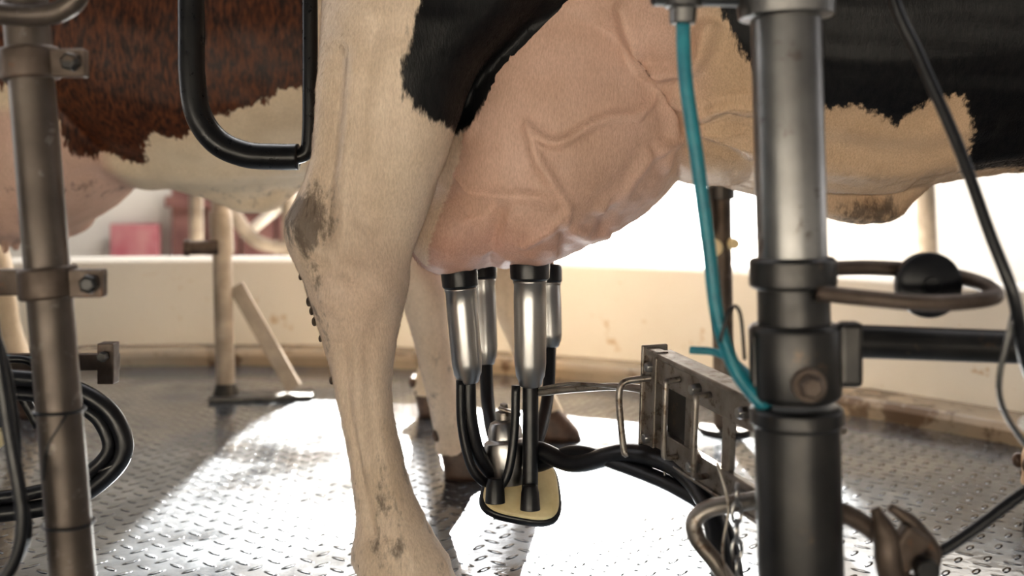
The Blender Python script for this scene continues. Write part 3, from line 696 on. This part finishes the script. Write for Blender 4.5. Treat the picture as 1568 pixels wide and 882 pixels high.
# ------------------------------------------------------------------ far stanchions
S=empty('stanchion')
lathe('tube',(-.913,3.27,0),(-.95,3.27,1.35),[(0,.030),(1,.030)],M_tanpost,S,28)
box('base_plate',(-.80,3.28,.008),(.32,.11,.014),M_dark,S,rot=(0,0,.12))
lathe('base_weld',(-.913,3.27,.01),(-.913,3.27,.05),[(0,.042),(1,.031)],M_dark,S)
v0=Vector((-.885,3.28,.36)); v1=Vector((-.70,3.29,.03)); dd=(v1-v0).normalized()
n2=Vector((0,1,0)); n3=dd.cross(n2).normalized()
box('brace',(v0+v1)/2,((v1-v0).length,.012,.05),M_tanpost,S,ax=(dd,n2,n3))
lathe('sleeve',(-.925,3.27,.46),(-.932,3.27,.60),[(0,.034),(.1,.037),(.9,.037),(1,.034)],M_tanpost,S)
lathe('stub',(-.93,3.24,.485),(-1.03,3.21,.485),[(0,.022),(.8,.022),(.82,.028),(1,.026)],M_rust,S)
S2=empty('stanchion')
lathe('tube',(.585,2.82,0),(.57,2.82,.98),[(0,.028),(.98,.028),(1,.02)],M_pipeL,S2,28)
box('flat_guard',(.535,2.80,.60),(.02,.02,.14),M_dark,S2)
lathe('clamp',(.573,2.82,.64),(.572,2.82,.68),[(0,.04),(1,.04)],M_dark,S2)
lathe('base',(.585,2.82,0),(.585,2.82,.015),[(0,.07),(1,.07)],M_dark,S2)
lathe('yellow_knob',(.55,2.79,.51),(.545,2.76,.51),[(0,.022),(.8,.024),(1,.018)],M_cream,S2,20)
lathe('yellow_knob_2',(.60,2.79,.52),(.60,2.76,.52),[(0,.016),(1,.014)],M_cream,S2,20)
R=empty('barrier_rail')
tube('bent_tube',[(-1.45,4.7,1.0),(-1.36,4.7,.72),(-1.27,4.7,.55),(-1.18,4.7,.44),(-1.05,4.7,.405),(-.8,4.7,.40),(-.3,4.7,.40)],.032,M_tanpost,R)
tube('cross_bar',[(-1.25,4.75,.45),(-1.0,4.75,.66)],.025,M_wall,R,sub=1)
tube('upright',[(-1.02,4.72,-.03),(-1.03,4.72,1.0)],.035,M_tanpost,R,sub=1)
tube('upright_right',[(1.80,4.4,-.03),(1.76,4.4,1.1)],.042,M_tanpost,R,sub=1)
tube('upright_left',[(-1.45,4.7,-.03),(-1.45,4.7,1.0)],.032,M_tanpost,R,sub=1)

# ------------------------------------------------------------------ light
sun=bpy.data.lights.new('sun','SUN'); sun.energy=50; sun.angle=.009; sun.color=(1,.95,.86)
so=bpy.data.objects.new('sun',sun); COL.objects.link(so)
el=math.radians(27); dv=Vector((0.0,-math.cos(el),-math.sin(el))); so.rotation_euler=dv.to_track_quat('-Z','Y').to_euler(); so.location=(0,9,5)
al=bpy.data.lights.new('wall_fill','AREA'); al.shape='RECTANGLE'; al.size=5.5; al.size_y=.5; al.energy=260; al.color=(1,.96,.91)  # added fill light that brightens the back wall, not a fitting of the parlour
ao=bpy.data.objects.new('wall_fill',al); COL.objects.link(ao); ao.location=(1.8,4.9,3.2); ao.rotation_euler=Vector((0,.55,-1)).to_track_quat('-Z','Y').to_euler()

w=bpy.data.worlds.new('sky'); scene.world=w; w.use_nodes=True; nt=w.node_tree; bg=nt.nodes['Background']
tc=N(nt,'ShaderNodeTexCoord'); sx=N(nt,'ShaderNodeSeparateXYZ'); nt.links.new(tc.outputs['Generated'],sx.inputs[0])
mr=N(nt,'ShaderNodeMapRange',interpolation_type='SMOOTHSTEP'); nt.links.new(sx.outputs[1],mr.inputs['Value'])
mr.inputs['From Min'].default_value=-.05; mr.inputs['From Max'].default_value=.9; mr.inputs['To Min'].default_value=.12; mr.inputs['To Max'].default_value=5.4
nt.links.new(mr.outputs[0],bg.inputs['Strength'])
cr=ramp(nt,sx.outputs[1],[(.0,(.97,.96,1.0)),(1,(1,.98,.95))]); nt.links.new(cr.outputs[0],bg.inputs['Color'])

scene.view_settings.view_transform='Standard'
try: scene.view_settings.look='Medium High Contrast'
except Exception as e: print('look',e)
# ------------------------------------------------------------------ camera
cd=bpy.data.cameras.new('camera'); cam=bpy.data.objects.new('camera',cd); COL.objects.link(cam)
cam.location=(0,0,.66); cam.rotation_euler=(math.pi/2,0,0)
cd.sensor_width=36; cd.lens=36; cd.shift_y=-.09375; cd.clip_start=.05
cd.dof.use_dof=True; cd.dof.focus_distance=1.62; cd.dof.aperture_fstop=2.4
scene.camera=cam
